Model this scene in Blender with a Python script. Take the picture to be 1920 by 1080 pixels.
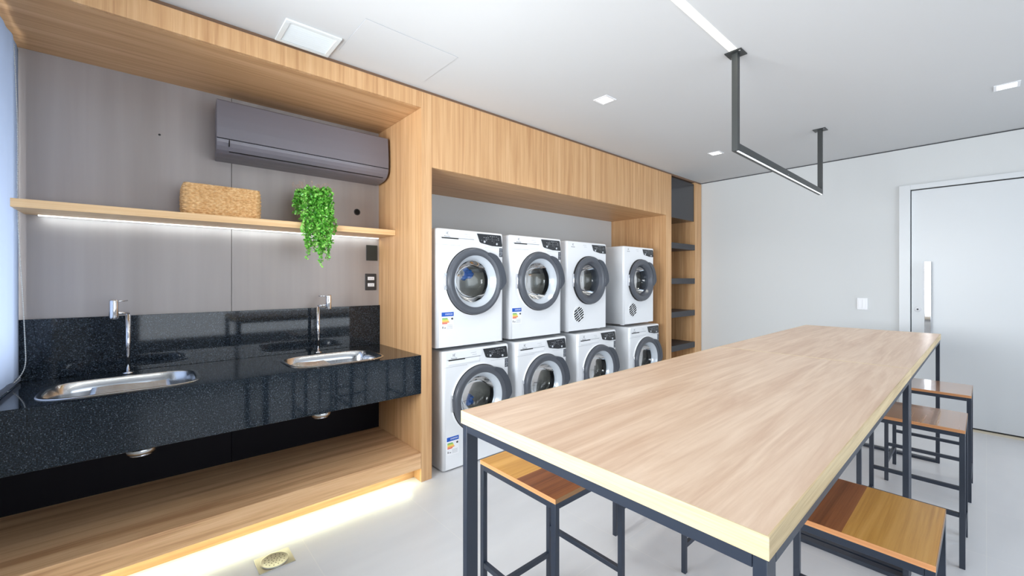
import bpy, bmesh, math, random
from mathutils import Vector, Matrix, noise
random.seed(7)
S = bpy.context.scene
for o in list(bpy.data.objects):
    bpy.data.objects.remove(o)
COL = S.collection
PI = math.pi

# ------------------------------------------------------------------ camera
cam_d = bpy.data.cameras.new('camera')
cam_d.sensor_width = 36.0
cam_d.lens = 783.6 / 1920 * 36.0
cam_d.shift_y = -15.0 / 1920
cam_d.clip_start = 0.02
cam = bpy.data.objects.new('camera', cam_d)
COL.objects.link(cam)
cam.location = (0, 0, 1.354)
cam.rotation_euler = (PI / 2, 0, -0.7221)
S.camera = cam

# ------------------------------------------------------------------ view, world, large lights
S.view_settings.view_transform = 'Standard'
S.view_settings.look = 'None'
S.view_settings.gamma = 1
S.view_settings.exposure = 0.0
S.view_settings.use_curve_mapping = False
W = bpy.data.worlds.new('daylight')
S.world = W
W.use_nodes = True
W.node_tree.nodes['Background'].inputs[0].default_value = (0.62, 0.78, 1.0, 1)
W.node_tree.nodes['Background'].inputs[1].default_value = 2.0

def area(name, loc, rot, sx, sy, power, color, spread=PI):
    l = bpy.data.lights.new(name, 'AREA')
    l.shape = 'RECTANGLE'; l.size = sx; l.size_y = sy
    l.energy = power; l.color = color; l.spread = spread
    o = bpy.data.objects.new(name, l); COL.objects.link(o)
    o.location = loc; o.rotation_euler = rot
    return o
# daylight entering the window openings (left wall and the wall behind the camera)
area('daylight_left_window', (-1.25, 1.85, 1.25), (0, -PI / 2 - 0.40, 0), 1.9, 3.0, 405, (0.98, 0.99, 1.0))
area('daylight_front_window', (2.3, -3.0, 1.15), (PI / 2 + 0.30, 0, 0), 5.4, 2.3, 150, (0.97, 0.985, 1.0))

# ------------------------------------------------------------------ helpers
def tag(o, label=None, cat=None, group=None, kind=None):
    if label: o['label'] = label
    if cat: o['category'] = cat
    if group: o['group'] = group
    if kind: o['kind'] = kind
    return o

def thing(name, label, cat, loc=(0, 0, 0), rotz=0, group=None):
    o = bpy.data.objects.new(name, None); COL.objects.link(o)
    o.empty_display_size = 0.1
    o.location = loc; o.rotation_euler = (0, 0, rotz)
    return tag(o, label, cat, group)

def copy_tree(o, parent=None):
    c = o.copy(); COL.objects.link(c); c.parent = parent
    for ch in list(o.children):
        copy_tree(ch, c)
    return c

class MB:
    """collects shapes of ONE mesh"""
    def __init__(s):
        s.bm = bmesh.new(); s.mats = []
    def mi(s, m):
        if m not in s.mats: s.mats.append(m)
        return s.mats.index(m)
    def _add(s, verts, faces, m, smooth=False):
        i = s.mi(m)
        vs = [s.bm.verts.new(v) for v in verts]
        out = []
        for f in faces:
            try:
                fc = s.bm.faces.new([vs[k] for k in f]); fc.material_index = i; fc.smooth = smooth; out.append(fc)
            except ValueError:
                pass
        return vs, out
    def box(s, p0, p1, m, bev=0.0, seg=2):
        x0, y0, z0 = [min(a, b) for a, b in zip(p0, p1)]
        x1, y1, z1 = [max(a, b) for a, b in zip(p0, p1)]
        v = [(x0, y0, z0), (x1, y0, z0), (x1, y1, z0), (x0, y1, z0), (x0, y0, z1), (x1, y0, z1), (x1, y1, z1), (x0, y1, z1)]
        f = [(0, 3, 2, 1), (4, 5, 6, 7), (0, 1, 5, 4), (1, 2, 6, 5), (2, 3, 7, 6), (3, 0, 4, 7)]
        vs, fs = s._add(v, f, m)
        if bev:
            es = list({e for fc in fs for e in fc.edges})
            r = bmesh.ops.bevel(s.bm, geom=es, offset=bev, segments=seg, profile=0.5, affect='EDGES')
            for fc in r['faces']: fc.smooth = True
        return s
    def prism(s, pts, a0, a1, m, axis='x', bev=0.0, smooth=False):
        """polygon pts in the plane across axis, swept a0..a1.  x:(y,z)  y:(x,z)  z:(x,y)"""
        def P(p, a):
            return {'x': (a, p[0], p[1]), 'y': (p[0], a, p[1]), 'z': (p[0], p[1], a)}[axis]
        n = len(pts)
        v = [P(p, a0) for p in pts] + [P(p, a1) for p in pts]
        f = [tuple(range(n)), tuple(range(2 * n - 1, n - 1, -1))]
        vs, fs = s._add(v, f, m)
        i = s.mi(m)
        for k in range(n):
            q = s.bm.faces.new([vs[k], vs[(k + 1) % n], vs[n + (k + 1) % n], vs[n + k]])
            q.material_index = i; q.smooth = smooth; fs.append(q)
        bmesh.ops.recalc_face_normals(s.bm, faces=fs)
        if bev:
            es = list({e for fc in fs[:2] for e in fc.edges})
            bmesh.ops.bevel(s.bm, geom=es, offset=bev, segments=2, profile=0.5, affect='EDGES')
        return s
    def lathe(s, prof, c, m, axis='z', n=48, smooth=True, close=False):
        """prof: list of (r, h) around axis through c"""
        c = Vector(c); rings = []
        i = s.mi(m)
        for r, h in prof:
            ring = []
            if r < 1e-6:
                p = {'z': (0, 0, h), 'y': (0, h, 0), 'x': (h, 0, 0)}[axis]
                ring = [s.bm.verts.new(c + Vector(p))]
            else:
                for k in range(n):
                    a = 2 * PI * k / n
                    ca, sa = r * math.cos(a), r * math.sin(a)
                    p = {'z': (ca, sa, h), 'y': (ca, h, sa), 'x': (h, ca, sa)}[axis]
                    ring.append(s.bm.verts.new(c + Vector(p)))
            rings.append(ring)
        fs = []
        pairs = list(zip(rings[:-1], rings[1:]))
        if close: pairs.append((rings[-1], rings[0]))
        for A, B in pairs:
            for k in range(n):
                k2 = (k + 1) % n
                if len(A) == 1 and len(B) == 1: continue
                if len(A) == 1: q = [A[0], B[k], B[k2]]
                elif len(B) == 1: q = [A[k], A[k2], B[0]]
                else: q = [A[k], A[k2], B[k2], B[k]]
                fc = s.bm.faces.new(q); fc.material_index = i; fc.smooth = smooth; fs.append(fc)
        bmesh.ops.recalc_face_normals(s.bm, faces=fs)
        return s
    def cyl(s, p0, p1, r, m, n=20, smooth=True):
        return s.tube([p0, p1], r, m, n, smooth)
    def tube(s, pts, r, m, n=12, smooth=True, caps=True):
        pts = [Vector(p) for p in pts]
        i = s.mi(m); rings = []
        up = None
        for k, p in enumerate(pts):
            t = (pts[min(k + 1, len(pts) - 1)] - pts[max(k - 1, 0)]).normalized()
            if up is None:
                up = Vector((0, 0, 1)) if abs(t.z) < 0.9 else Vector((1, 0, 0))
            a = t.cross(up).normalized(); b = a.cross(t).normalized(); up = b
            rr = r[k] if isinstance(r, (list, tuple)) else r
            rings.append([s.bm.verts.new(p + a * rr * math.cos(2 * PI * j / n) + b * rr * math.sin(2 * PI * j / n)) for j in range(n)])
        fs = []
        for A, B in zip(rings[:-1], rings[1:]):
            for j in range(n):
                fc = s.bm.faces.new([A[j], A[(j + 1) % n], B[(j + 1) % n], B[j]]); fc.material_index = i; fc.smooth = smooth; fs.append(fc)
        if caps:
            for R in (rings[0], rings[-1]):
                fc = s.bm.faces.new(R); fc.material_index = i; fs.append(fc)
        bmesh.ops.recalc_face_normals(s.bm, faces=fs)
        return s
    def build(s, name, parent=None, **k):
        me = bpy.data.meshes.new(name); s.bm.to_mesh(me); s.bm.free()
        for m in s.mats: me.materials.append(m)
        o = bpy.data.objects.new(name, me); COL.objects.link(o)
        if parent: o.parent = parent
        return tag(o, **k)

def bx(name, p0, p1, m, parent=None, bev=0.0, **k):
    return MB().box(p0, p1, m, bev).build(name, parent, **k)

def struct(name, mb, parent=None):
    o = mb.build(name, parent)
    if parent is None: o['kind'] = 'structure'
    return o

def text(name, s, size, loc, m, parent, align='CENTER', rot=(PI / 2, 0, 0)):
    c = bpy.data.curves.new(name, 'FONT'); c.body = s; c.size = size; c.align_x = align; c.align_y = 'CENTER'; c.extrude = 0.0004
    t = bpy.data.objects.new(name + '_curve', c); COL.objects.link(t)
    bpy.context.view_layer.update()
    me = bpy.data.meshes.new_from_object(t)
    bpy.data.objects.remove(t); bpy.data.curves.remove(c)
    me.materials.clear(); me.materials.append(m)
    o = bpy.data.objects.new(name, me); COL.objects.link(o)
    me.transform(Matrix.Translation(loc) @ Matrix.Rotation(rot[0], 4, 'X'))
    o.parent = parent
    return o

# ------------------------------------------------------------------ materials
def srgb(r, g, b):
    f = lambda c: ((c / 255) / 12.92 if c / 255 <= 0.04045 else (((c / 255) + 0.055) / 1.055) ** 2.4)
    return (f(r), f(g), f(b), 1)

def mat(name, col, rough=0.5, metal=0.0, coat=0.0, emit=None, estr=0.0, spec=0.5):
    m = bpy.data.materials.new(name); m.use_nodes = True
    b = m.node_tree.nodes['Principled BSDF']
    b.inputs['Base Color'].default_value = col
    b.inputs['Roughness'].default_value = rough
    b.inputs['Metallic'].default_value = metal
    b.inputs['Coat Weight'].default_value = coat
    b.inputs['Specular IOR Level'].default_value = spec
    if emit:
        b.inputs['Emission Color'].default_value = emit
        b.inputs['Emission Strength'].default_value = estr
    return m

def nodes(m): return m.node_tree.nodes, m.node_tree.links, m.node_tree.nodes['Principled BSDF']

def coords(N, L, scale, rot=(0, 0, 0)):
    tc = N.new('ShaderNodeTexCoord'); mp = N.new('ShaderNodeMapping')
    mp.inputs['Scale'].default_value = scale; mp.inputs['Rotation'].default_value = rot
    L.new(tc.outputs['Object'], mp.inputs['Vector'])
    return mp.outputs['Vector']

def ramp(N, stops):
    r = N.new('ShaderNodeValToRGB'); e = r.color_ramp.elements
    while len(e) < len(stops): e.new(0.5)
    for k, (p, c) in enumerate(stops):
        e[k].position = p; e[k].color = c
    return r

def wood(name, axis, dark, mid, light, rough=0.42, across=28, along=0.8, dist=0.5, bump=0.05, spec=0.4, fine=0.32):
    m = mat(name, mid, rough, spec=spec); N, L, B = nodes(m)
    sc = [across] * 3; sc['xyz'.index(axis)] = along
    v = coords(N, L, sc)
    n1 = N.new('ShaderNodeTexNoise'); n1.inputs['Scale'].default_value = 1.0; n1.inputs['Detail'].default_value = 7
    n1.inputs['Roughness'].default_value = 0.62; n1.inputs['Distortion'].default_value = dist
    L.new(v, n1.inputs['Vector'])
    sc2 = [across * 7] * 3; sc2['xyz'.index(axis)] = along * 5
    v2 = coords(N, L, sc2)
    n2 = N.new('ShaderNodeTexNoise'); n2.inputs['Scale'].default_value = 1.0; n2.inputs['Detail'].default_value = 4
    L.new(v2, n2.inputs['Vector'])
    mx = N.new('ShaderNodeMath'); mx.operation = 'MULTIPLY_ADD'
    mx.inputs[1].default_value = fine; 
    sub = N.new('ShaderNodeMath'); sub.operation = 'SUBTRACT'; sub.inputs[1].default_value = 0.5
    L.new(n2.outputs['Fac'], sub.inputs[0]); L.new(sub.outputs[0], mx.inputs[0]); L.new(n1.outputs['Fac'], mx.inputs[2])
    r = ramp(N, [(0.33, dark), (0.5, mid), (0.66, light)])
    L.new(mx.outputs[0], r.inputs['Fac']); L.new(r.outputs['Color'], B.inputs['Base Color'])
    bp = N.new('ShaderNodeBump'); bp.inputs['Strength'].default_value = bump; bp.inputs['Distance'].default_value = 0.002
    L.new(mx.outputs[0], bp.inputs['Height']); L.new(bp.outputs['Normal'], B.inputs['Normal'])
    return m

OAK = (srgb(188, 142, 98), srgb(206, 162, 116), srgb(217, 176, 131))
oak_z = wood('oak_vertical_grain', 'z', *OAK)
oak_x = wood('oak_lengthwise_grain', 'x', *OAK)
oak_y = wood('oak_depth_grain', 'y', *OAK)
PLT = (srgb(194, 146, 106), srgb(222, 178, 134), srgb(234, 194, 152))
oak_platform = wood('oak_platform_grain', 'x', *PLT, across=22, along=0.8)
shelf_oak = wood('pale_oak_edge', 'x', srgb(222, 176, 122), srgb(236, 194, 142), srgb(244, 208, 160), across=60)
table_wood = wood('table_oak_grain', 'x', srgb(203, 170, 144), srgb(216, 187, 162), srgb(228, 202, 178), rough=0.36, across=13, along=0.9, dist=1.6, fine=0.3)
table_edge = wood('table_edge_band', 'y', srgb(202, 178, 136), srgb(216, 194, 154), srgb(224, 204, 166), across=70, along=2)
table_edge_shaded = wood('shaded_table_long_edge', 'x', srgb(176, 150, 108), srgb(200, 176, 134), srgb(216, 194, 152), across=60, along=2)  # darker copy of the edge band, shade put into the long sides' colour
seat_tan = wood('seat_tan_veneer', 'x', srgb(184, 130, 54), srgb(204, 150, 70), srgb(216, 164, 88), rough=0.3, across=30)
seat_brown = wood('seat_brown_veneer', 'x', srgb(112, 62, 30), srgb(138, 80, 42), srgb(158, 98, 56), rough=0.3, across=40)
seat_mid = wood('seat_mid_brown_veneer', 'x', srgb(140, 92, 54), srgb(166, 114, 70), srgb(184, 132, 86), rough=0.22, across=30, spec=0.8)
seat_mid.node_tree.nodes['Principled BSDF'].inputs['Coat Weight'].default_value = 0.6
seat_edge = wood('seat_edge_band', 'y', srgb(204, 136, 86), srgb(218, 152, 100), srgb(226, 166, 116), rough=0.4, across=60)
seat_edge_olive = mat('seat_side_band', srgb(150, 110, 70), 0.4)
black_steel = mat('blue_black_painted_steel', srgb(36, 45, 60), 0.38, 0.0, spec=0.6)
lamp_steel = mat('dark_grey_painted_steel', srgb(46, 49, 49), 0.4, spec=0.5)
white_wall = mat('white_plaster_ceiling', srgb(205, 206, 207), 0.9, spec=0.2)
grey_wall = mat('pale_grey_painted_wall', srgb(216, 218, 218), 0.8, spec=0.25)
recess_wall = mat('grey_laundry_wall', srgb(196, 197, 197), 0.8, spec=0.25)
white_door = mat('white_lacquered_door', srgb(216, 219, 221), 0.35, spec=0.5)
gap_brown = mat('brown_shadow_gap', srgb(120, 92, 72), 0.7)
black_mel = mat('black_melamine', srgb(58, 58, 62), 0.45, spec=0.4)
black_gloss = mat('smoked_black_panel', srgb(50, 50, 54), 0.18, spec=0.5)
enamel = mat('white_enamel', srgb(236, 238, 241), 0.22, coat=0.3)
white_plastic = mat('white_plastic', srgb(238, 239, 242), 0.35)
grey_ring = mat('slate_grey_plastic', srgb(80, 84, 92), 0.3, spec=0.6)
dark_ring = mat('dark_slate_plastic', srgb(68, 73, 82), 0.32)
silver_ring = mat('pale_silver_plastic', srgb(205, 212, 220), 0.22, metal=0.25)
seam = mat('dark_seam', srgb(70, 72, 76), 0.6)
soft_seam = mat('grey_seam', srgb(168, 172, 178), 0.6)
rubber = mat('black_rubber', srgb(28, 28, 30), 0.6)
chrome = mat('polished_chrome', srgb(225, 226, 230), 0.08, metal=1.0)
steel = mat('brushed_stainless', srgb(205, 207, 210), 0.2, metal=1.0)
ink = mat('grey_ink', srgb(120, 122, 128), 0.5)
dark_ink = mat('dark_ink', srgb(60, 62, 68), 0.5)
label_white = mat('label_paper', srgb(240, 241, 244), 0.4)
label_blue = mat('label_blue', srgb(22, 88, 190), 0.4)
label_green = mat('label_green', srgb(96, 170, 60), 0.4)
label_lime = mat('label_lime', srgb(196, 214, 60), 0.4)
label_yellow = mat('label_yellow', srgb(245, 205, 60), 0.4)
label_orange = mat('label_orange', srgb(236, 140, 50), 0.4)
label_red = mat('label_red', srgb(225, 90, 70), 0.4)
screen = mat('glossy_black_display', srgb(44, 46, 50), 0.12, spec=0.7)
screen_mark = mat('display_print', srgb(170, 174, 180), 0.4)
screen_button = mat('display_button', srgb(205, 208, 214), 0.3)
blue_bag = mat('blue_plastic_film', srgb(36, 112, 200), 0.25, spec=0.6)
clear_bag = mat('clear_plastic_film', srgb(206, 210, 214), 0.15, spec=0.8)
wicker = mat('woven_seagrass', srgb(206, 158, 100), 0.75)
leaf_m = mat('green_leaf', srgb(70, 150, 45), 0.3)
stem_m = mat('plant_stem', srgb(96, 130, 60), 0.6)
pink_m = mat('dry_pink_bloom', srgb(190, 160, 140), 0.6)
pot_m = mat('white_plant_pot', srgb(215, 215, 212), 0.5)
ac_m = mat('charcoal_appliance_shell', srgb(116, 113, 121), 0.35, spec=0.45)
ac_dark = mat('black_slot', srgb(18, 18, 22), 0.5)
plate_dark = mat('charcoal_plate', srgb(48, 48, 50), 0.4)
plate_green = mat('dark_green_grey_plate', srgb(40, 46, 44), 0.35)
blind_m = mat('blue_grey_blind_fabric', srgb(196, 208, 226), 0.8)
roller_m = mat('cream_roller_tube', srgb(214, 214, 196), 0.5)
beads_m = mat('beaded_chain', srgb(214, 216, 214), 0.3)
frame_m = mat('window_frame_white', srgb(220, 222, 225), 0.4)
led_cool = mat('cool_led_strip', (1, 1, 1, 1), 0.5, emit=(0.85, 0.95, 1.0, 1), estr=1.6)
led_warm = mat('warm_led_strip', (1, 1, 1, 1), 0.5, emit=(1.0, 0.98, 0.80, 1), estr=1.6)
led_halo = mat('warm_halo_trim', (1, 1, 1, 1), 0.5, emit=(1.0, 0.98, 0.70, 1), estr=0.55)  # weak emission on the side strips imitates the halo around the light line
led_kick = mat('plinth_led_strip', (1, 1, 1, 1), 0.5, emit=(1.0, 1.0, 0.66, 1), estr=1.5)
lamp_glow = mat('downlight_diffuser', (1, 1, 1, 1), 0.5, emit=(1.0, 0.98, 0.94, 1), estr=5)
louver_m = mat('white_grille', srgb(222, 228, 230), 0.5)
hole_m = mat('hole_black', srgb(14, 14, 14), 0.9)
floor_grout = srgb(190, 192, 196)

def mk_floor():
    m = mat('large_pale_grey_tiles', srgb(205, 207, 212), 0.28, spec=0.45); N, L, B = nodes(m)
    v = coords(N, L, (1, 1, 1))
    br = N.new('ShaderNodeTexBrick'); br.offset = 0.0; br.squash = 1.0
    br.inputs['Scale'].default_value = 1.0; br.inputs['Mortar Size'].default_value = 0.0022
    br.inputs['Brick Width'].default_value = 0.62; br.inputs['Row Height'].default_value = 1.24
    br.inputs['Color1'].default_value = srgb(219, 220, 222); br.inputs['Color2'].default_value = srgb(223, 223, 225)
    br.inputs['Mortar'].default_value = srgb(227, 227, 226); br.inputs['Mortar Smooth'].default_value = 0.3
    L.new(v, br.inputs['Vector'])
    n = N.new('ShaderNodeTexNoise'); n.inputs['Scale'].default_value = 2.2; n.inputs['Detail'].default_value = 6
    L.new(coords(N, L, (0.6, 2.4, 1)), n.inputs['Vector'])
    r = ramp(N, [(0.3, (0.86, 0.86, 0.87, 1)), (0.7, (1, 1, 1, 1))]); L.new(n.outputs['Fac'], r.inputs['Fac'])
    mx = N.new('ShaderNodeMixRGB'); mx.blend_type = 'MULTIPLY'; mx.inputs[0].default_value = 0.6
    L.new(br.outputs['Color'], mx.inputs[1]); L.new(r.outputs['Color'], mx.inputs[2]); L.new(mx.outputs[0], B.inputs['Base Color'])
    return m
floor_m = mk_floor()

def mk_granite():
    m = mat('black_polished_granite', srgb(20, 24, 30), 0.05, spec=0.32); N, L, B = nodes(m)
    n = N.new('ShaderNodeTexNoise'); n.inputs['Scale'].default_value = 190; n.inputs['Detail'].default_value = 5; n.inputs['Roughness'].default_value = 0.7
    L.new(coords(N, L, (1, 1, 1)), n.inputs['Vector'])
    r = ramp(N, [(0.40, srgb(8, 11, 15)), (0.56, srgb(34, 42, 50)), (0.70, srgb(86, 98, 112))]); L.new(n.outputs['Fac'], r.inputs['Fac'])
    vo = N.new('ShaderNodeTexVoronoi'); vo.inputs['Scale'].default_value = 400
    L.new(coords(N, L, (1, 1, 1)), vo.inputs['Vector'])
    sep = N.new('ShaderNodeSeparateColor'); L.new(vo.outputs['Color'], sep.inputs[0])
    r2 = ramp(N, [(0.965, (0, 0, 0, 1)), (0.985, (1, 1, 1, 1))]); L.new(sep.outputs[0], r2.inputs['Fac'])
    mx = N.new('ShaderNodeMixRGB'); L.new(r2.outputs['Color'], mx.inputs[0]); L.new(r.outputs['Color'], mx.inputs[1]); mx.inputs[2].default_value = srgb(92, 102, 112)
    L.new(mx.outputs[0], B.inputs['Base Color'])
    return m
granite = mk_granite()

def mk_panel():
    m = mat('grey_smoked_wall_panel', srgb(118, 112, 112), 0.34, spec=0.5); N, L, B = nodes(m)
    n = N.new('ShaderNodeTexNoise'); n.inputs['Scale'].default_value = 1; n.inputs['Detail'].default_value = 4
    L.new(coords(N, L, (7, 7, 0.35)), n.inputs['Vector'])
    r = ramp(N, [(0.3, srgb(152, 143, 139)), (0.7, srgb(170, 162, 158))]); L.new(n.outputs['Fac'], r.inputs['Fac'])
    L.new(r.outputs['Color'], B.inputs['Base Color'])
    rr = ramp(N, [(0.3, (0.28, 0.28, 0.28, 1)), (0.7, (0.42, 0.42, 0.42, 1))]); L.new(n.outputs['Fac'], rr.inputs['Fac'])
    L.new(rr.outputs['Color'], B.inputs['Roughness'])
    return m
panel_m = mk_panel()
panel_low = mat('near_black_lower_panel', srgb(18, 16, 22), 0.6, spec=0.15)  # lower part of the alcove cladding, coloured nearly black

def mk_glass(name, tint, gl=0.06):
    m = bpy.data.materials.new(name); m.use_nodes = True; N = m.node_tree.nodes; L = m.node_tree.links
    for n in list(N): N.remove(n)
    o = N.new('ShaderNodeOutputMaterial'); t = N.new('ShaderNodeBsdfTransparent'); g = N.new('ShaderNodeBsdfGlossy')
    t.inputs[0].default_value = tint; g.inputs['Roughness'].default_value = 0.03
    f = N.new('ShaderNodeFresnel'); f.inputs['IOR'].default_value = 1.45
    mx = N.new('ShaderNodeMixShader'); L.new(f.outputs[0], mx.inputs[0]); L.new(t.outputs[0], mx.inputs[1]); L.new(g.outputs[0], mx.inputs[2])
    L.new(mx.outputs[0], o.inputs[0])
    return m
door_glass = mk_glass('washer_door_glass', (0.82, 0.85, 0.87, 1))
pane_glass = mk_glass('window_glass', (0.97, 0.98, 0.98, 1))

def mk_drum():
    m = mat('perforated_drum_steel', srgb(190, 190, 188), 0.34, metal=1.0); N, L, B = nodes(m)
    vo = N.new('ShaderNodeTexVoronoi'); vo.inputs['Scale'].default_value = 75; vo.inputs['Randomness'].default_value = 0.15
    L.new(coords(N, L, (1, 1, 1)), vo.inputs['Vector'])
    r = ramp(N, [(0.10, srgb(60, 60, 62)), (0.17, srgb(224, 222, 216))]); L.new(vo.outputs['Distance'], r.inputs['Fac'])
    L.new(r.outputs['Color'], B.inputs['Base Color'])
    return m
drum_m = mk_drum()

# translucent blind
def mk_blind():
    m = bpy.data.materials.new('translucent_roller_blind'); m.use_nodes = True; N = m.node_tree.nodes; L = m.node_tree.links
    for n in list(N): N.remove(n)
    o = N.new('ShaderNodeOutputMaterial'); d = N.new('ShaderNodeBsdfDiffuse'); t = N.new('ShaderNodeBsdfTranslucent')
    d.inputs[0].default_value = srgb(160, 172, 194); t.inputs[0].default_value = srgb(102, 112, 130)
    mx = N.new('ShaderNodeMixShader'); mx.inputs[0].default_value = 0.5
    L.new(d.outputs[0], mx.inputs[1]); L.new(t.outputs[0], mx.inputs[2]); L.new(mx.outputs[0], o.inputs[0])
    return m
blind_t = mk_blind()

def mk_wicker():
    N, L, B = nodes(wicker)
    n = N.new('ShaderNodeTexNoise'); n.inputs['Scale'].default_value = 60; n.inputs['Detail'].default_value = 4
    L.new(coords(N, L, (1, 1, 1.6)), n.inputs['Vector'])
    r = ramp(N, [(0.30, srgb(204, 154, 98)), (0.5, srgb(226, 182, 126)), (0.70, srgb(242, 208, 156))]); L.new(n.outputs['Fac'], r.inputs['Fac'])
    L.new(r.outputs['Color'], B.inputs['Base Color'])
mk_wicker()
def mk_leaf():
    N, L, B = nodes(leaf_m)
    n = N.new('ShaderNodeTexNoise'); n.inputs['Scale'].default_value = 38; n.inputs['Detail'].default_value = 2
    L.new(coords(N, L, (1, 1, 1)), n.inputs['Vector'])
    r = ramp(N, [(0.3, srgb(62, 146, 40)), (0.5, srgb(112, 194, 70)), (0.68, srgb(176, 228, 122))]); L.new(n.outputs['Fac'], r.inputs['Fac'])
    L.new(r.outputs['Color'], B.inputs['Base Color'])
    B.inputs['Subsurface Weight'].default_value = 0.0
mk_leaf()

# ------------------------------------------------------------------ room shell
XL, XR = -0.55, 5.56
YF, YB = -2.4, 3.27
ZC = 2.639
struct('floor', MB().box((XL - 0.2, YF - 0.2, -0.12), (XR + 0.25, YB + 0.2, 0), floor_m))
struct('ceiling', MB().box((XL - 0.2, YF - 0.2, ZC), (XR + 0.25, YB + 0.2, ZC + 0.12), white_wall))
struct('wall_back', MB().box((XL - 0.2, YB, 0), (XR + 0.2, YB + 0.15, ZC), recess_wall))
# left wall with a long window opening
wl = MB()
wl.box((XL - 0.15, YF - 0.15, 0), (XL, YB, 0.90), grey_wall)
wl.box((XL - 0.15, YF - 0.15, 2.50), (XL, YB, ZC), grey_wall)
wl.box((XL - 0.15, YF - 0.15, 0.90), (XL, -2.0, 2.50), grey_wall)
wl.box((XL - 0.15, 3.10, 0.90), (XL, YB, 2.50), grey_wall)
struct('wall_left', wl)
# front wall (behind the camera) with a wide window opening
wf = MB()
wf.box((XL, YF - 0.15, 0), (XR, YF, 0.35), grey_wall)
wf.box((XL, YF - 0.15, 2.45), (XR, YF, ZC), grey_wall)
wf.box((XL, YF - 0.15, 0.35), (-0.1, YF, 2.45), grey_wall)
wf.box((5.2, YF - 0.15, 0.35), (XR, YF, 2.45), grey_wall)
struct('wall_front', wf)
def window(name, fixed, a0, a1, z0, z1, axis, nm):
    def P(a, z, d): return (fixed + d, a, z) if axis == 'x' else (a, fixed + d, z)
    m = MB()
    t = 0.05
    m.box(P(a0, z0, -0.03), P(a1, z0 + t, 0.03), frame_m); m.box(P(a0, z1 - t, -0.03), P(a1, z1, 0.03), frame_m)
    for k in range(nm + 1):
        a = a0 + (a1 - a0 - t) * k / nm
        m.box(P(a, z0 + t, -0.03), P(a + t, z1 - t, 0.03), frame_m)
    w = struct(name, m)
    MB().box(P(a0 + t, z0 + t, -0.003), P(a1 - t, z1 - t, 0.003), pane_glass).build('glass_pane', w)
    return w
window('window_1', XL - 0.10, -2.0, 3.10, 0.90, 2.50, 'x', 4)
window('window_2', YF - 0.10, -0.1, 5.2, 0.35, 2.45, 'y', 4)

# right wall with the door opening (door leaf between y -0.47 and 0.482)
D0, D1, DT = -0.50, 0.49, 2.222
wr = MB()
wr.box((XR, D1, 0), (XR + 0.15, YB, ZC - 0.012), grey_wall)
wr.box((XR, YF, 0), (XR + 0.15, D0, ZC - 0.012), grey_wall)
wr.box((XR, D0, DT), (XR + 0.15, D1, ZC - 0.012), grey_wall)
wr.box((XR + 0.012, YF, ZC - 0.012), (XR + 0.15, YB, ZC), seam)
struct('wall_right', wr)
dr = struct('door_1', MB().box((XR + 0.008, D0 + 0.010, 0.030), (XR + 0.045, D1 - 0.010, DT - 0.007), white_door, 0.002))
MB().box((XR + 0.05, D0, 0.0), (XR + 0.12, D1, DT), seam).build('door_backing', dr)
cs = MB()
cs.box((XR - 0.022, D1 - 0.004, 0), (XR + 0.03, 0.566, 2.269), white_door, 0.002)
cs.box((XR - 0.022, D0 - 0.072, 0), (XR + 0.03, D0 + 0.004, 2.269), white_door, 0.002)
cs.box((XR - 0.020, D0 + 0.004, DT), (XR + 0.03, D1 - 0.004, 2.269), white_door, 0.002)
cs.build('door_casing', dr)
MB().box((XR - 0.005, D0 + 0.01, 0.0), (XR + 0.03, D1 - 0.01, 0.016), mat('beige_threshold_strip', srgb(216, 206, 186), 0.7)).build('threshold_strip', dr)
h = MB()
h.box((XR - 0.055, 0.342, 0.72), (XR - 0.035, 0.386, 1.526), chrome, 0.002)
h.box((XR - 0.036, 0.356, 0.80), (XR + 0.008, 0.372, 0.82), chrome); h.box((XR - 0.036, 0.356, 1.42), (XR + 0.008, 0.372, 1.44), chrome)
h.build('pull_handle', dr, label='mirror polished vertical pull handle')
MB().lathe([(0, -0.012), (0.024, -0.010), (0.026, 0.0)], (XR + 0.008, 0.436, 1.074), white_plastic, 'x', 32).build('lock_rose', dr)
kh = MB().lathe([(0, -0.0135), (0.007, -0.0135), (0.007, -0.011)], (XR + 0.008, 0.436, 1.074), seam, 'x', 16); kh.build('keyhole', dr)
# alcove wall cladding, two boards with a fine joint at x = 0.418
YA = 3.172
pa = MB()
for x0, x1 in ((XL, 0.4165), (0.4195, 1.393)):
    pa.box((x0, YA, 0.86), (x1, YA + 0.02, 2.52), panel_m)
pa.box((XL, YA + 0.021, 0.1), (1.393, YB, 2.52), hole_m)
struct('wall_alcove', pa)
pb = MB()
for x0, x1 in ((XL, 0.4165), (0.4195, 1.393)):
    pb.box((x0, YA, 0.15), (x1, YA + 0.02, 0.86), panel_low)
struct('wall_alcove_base', pb)

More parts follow.
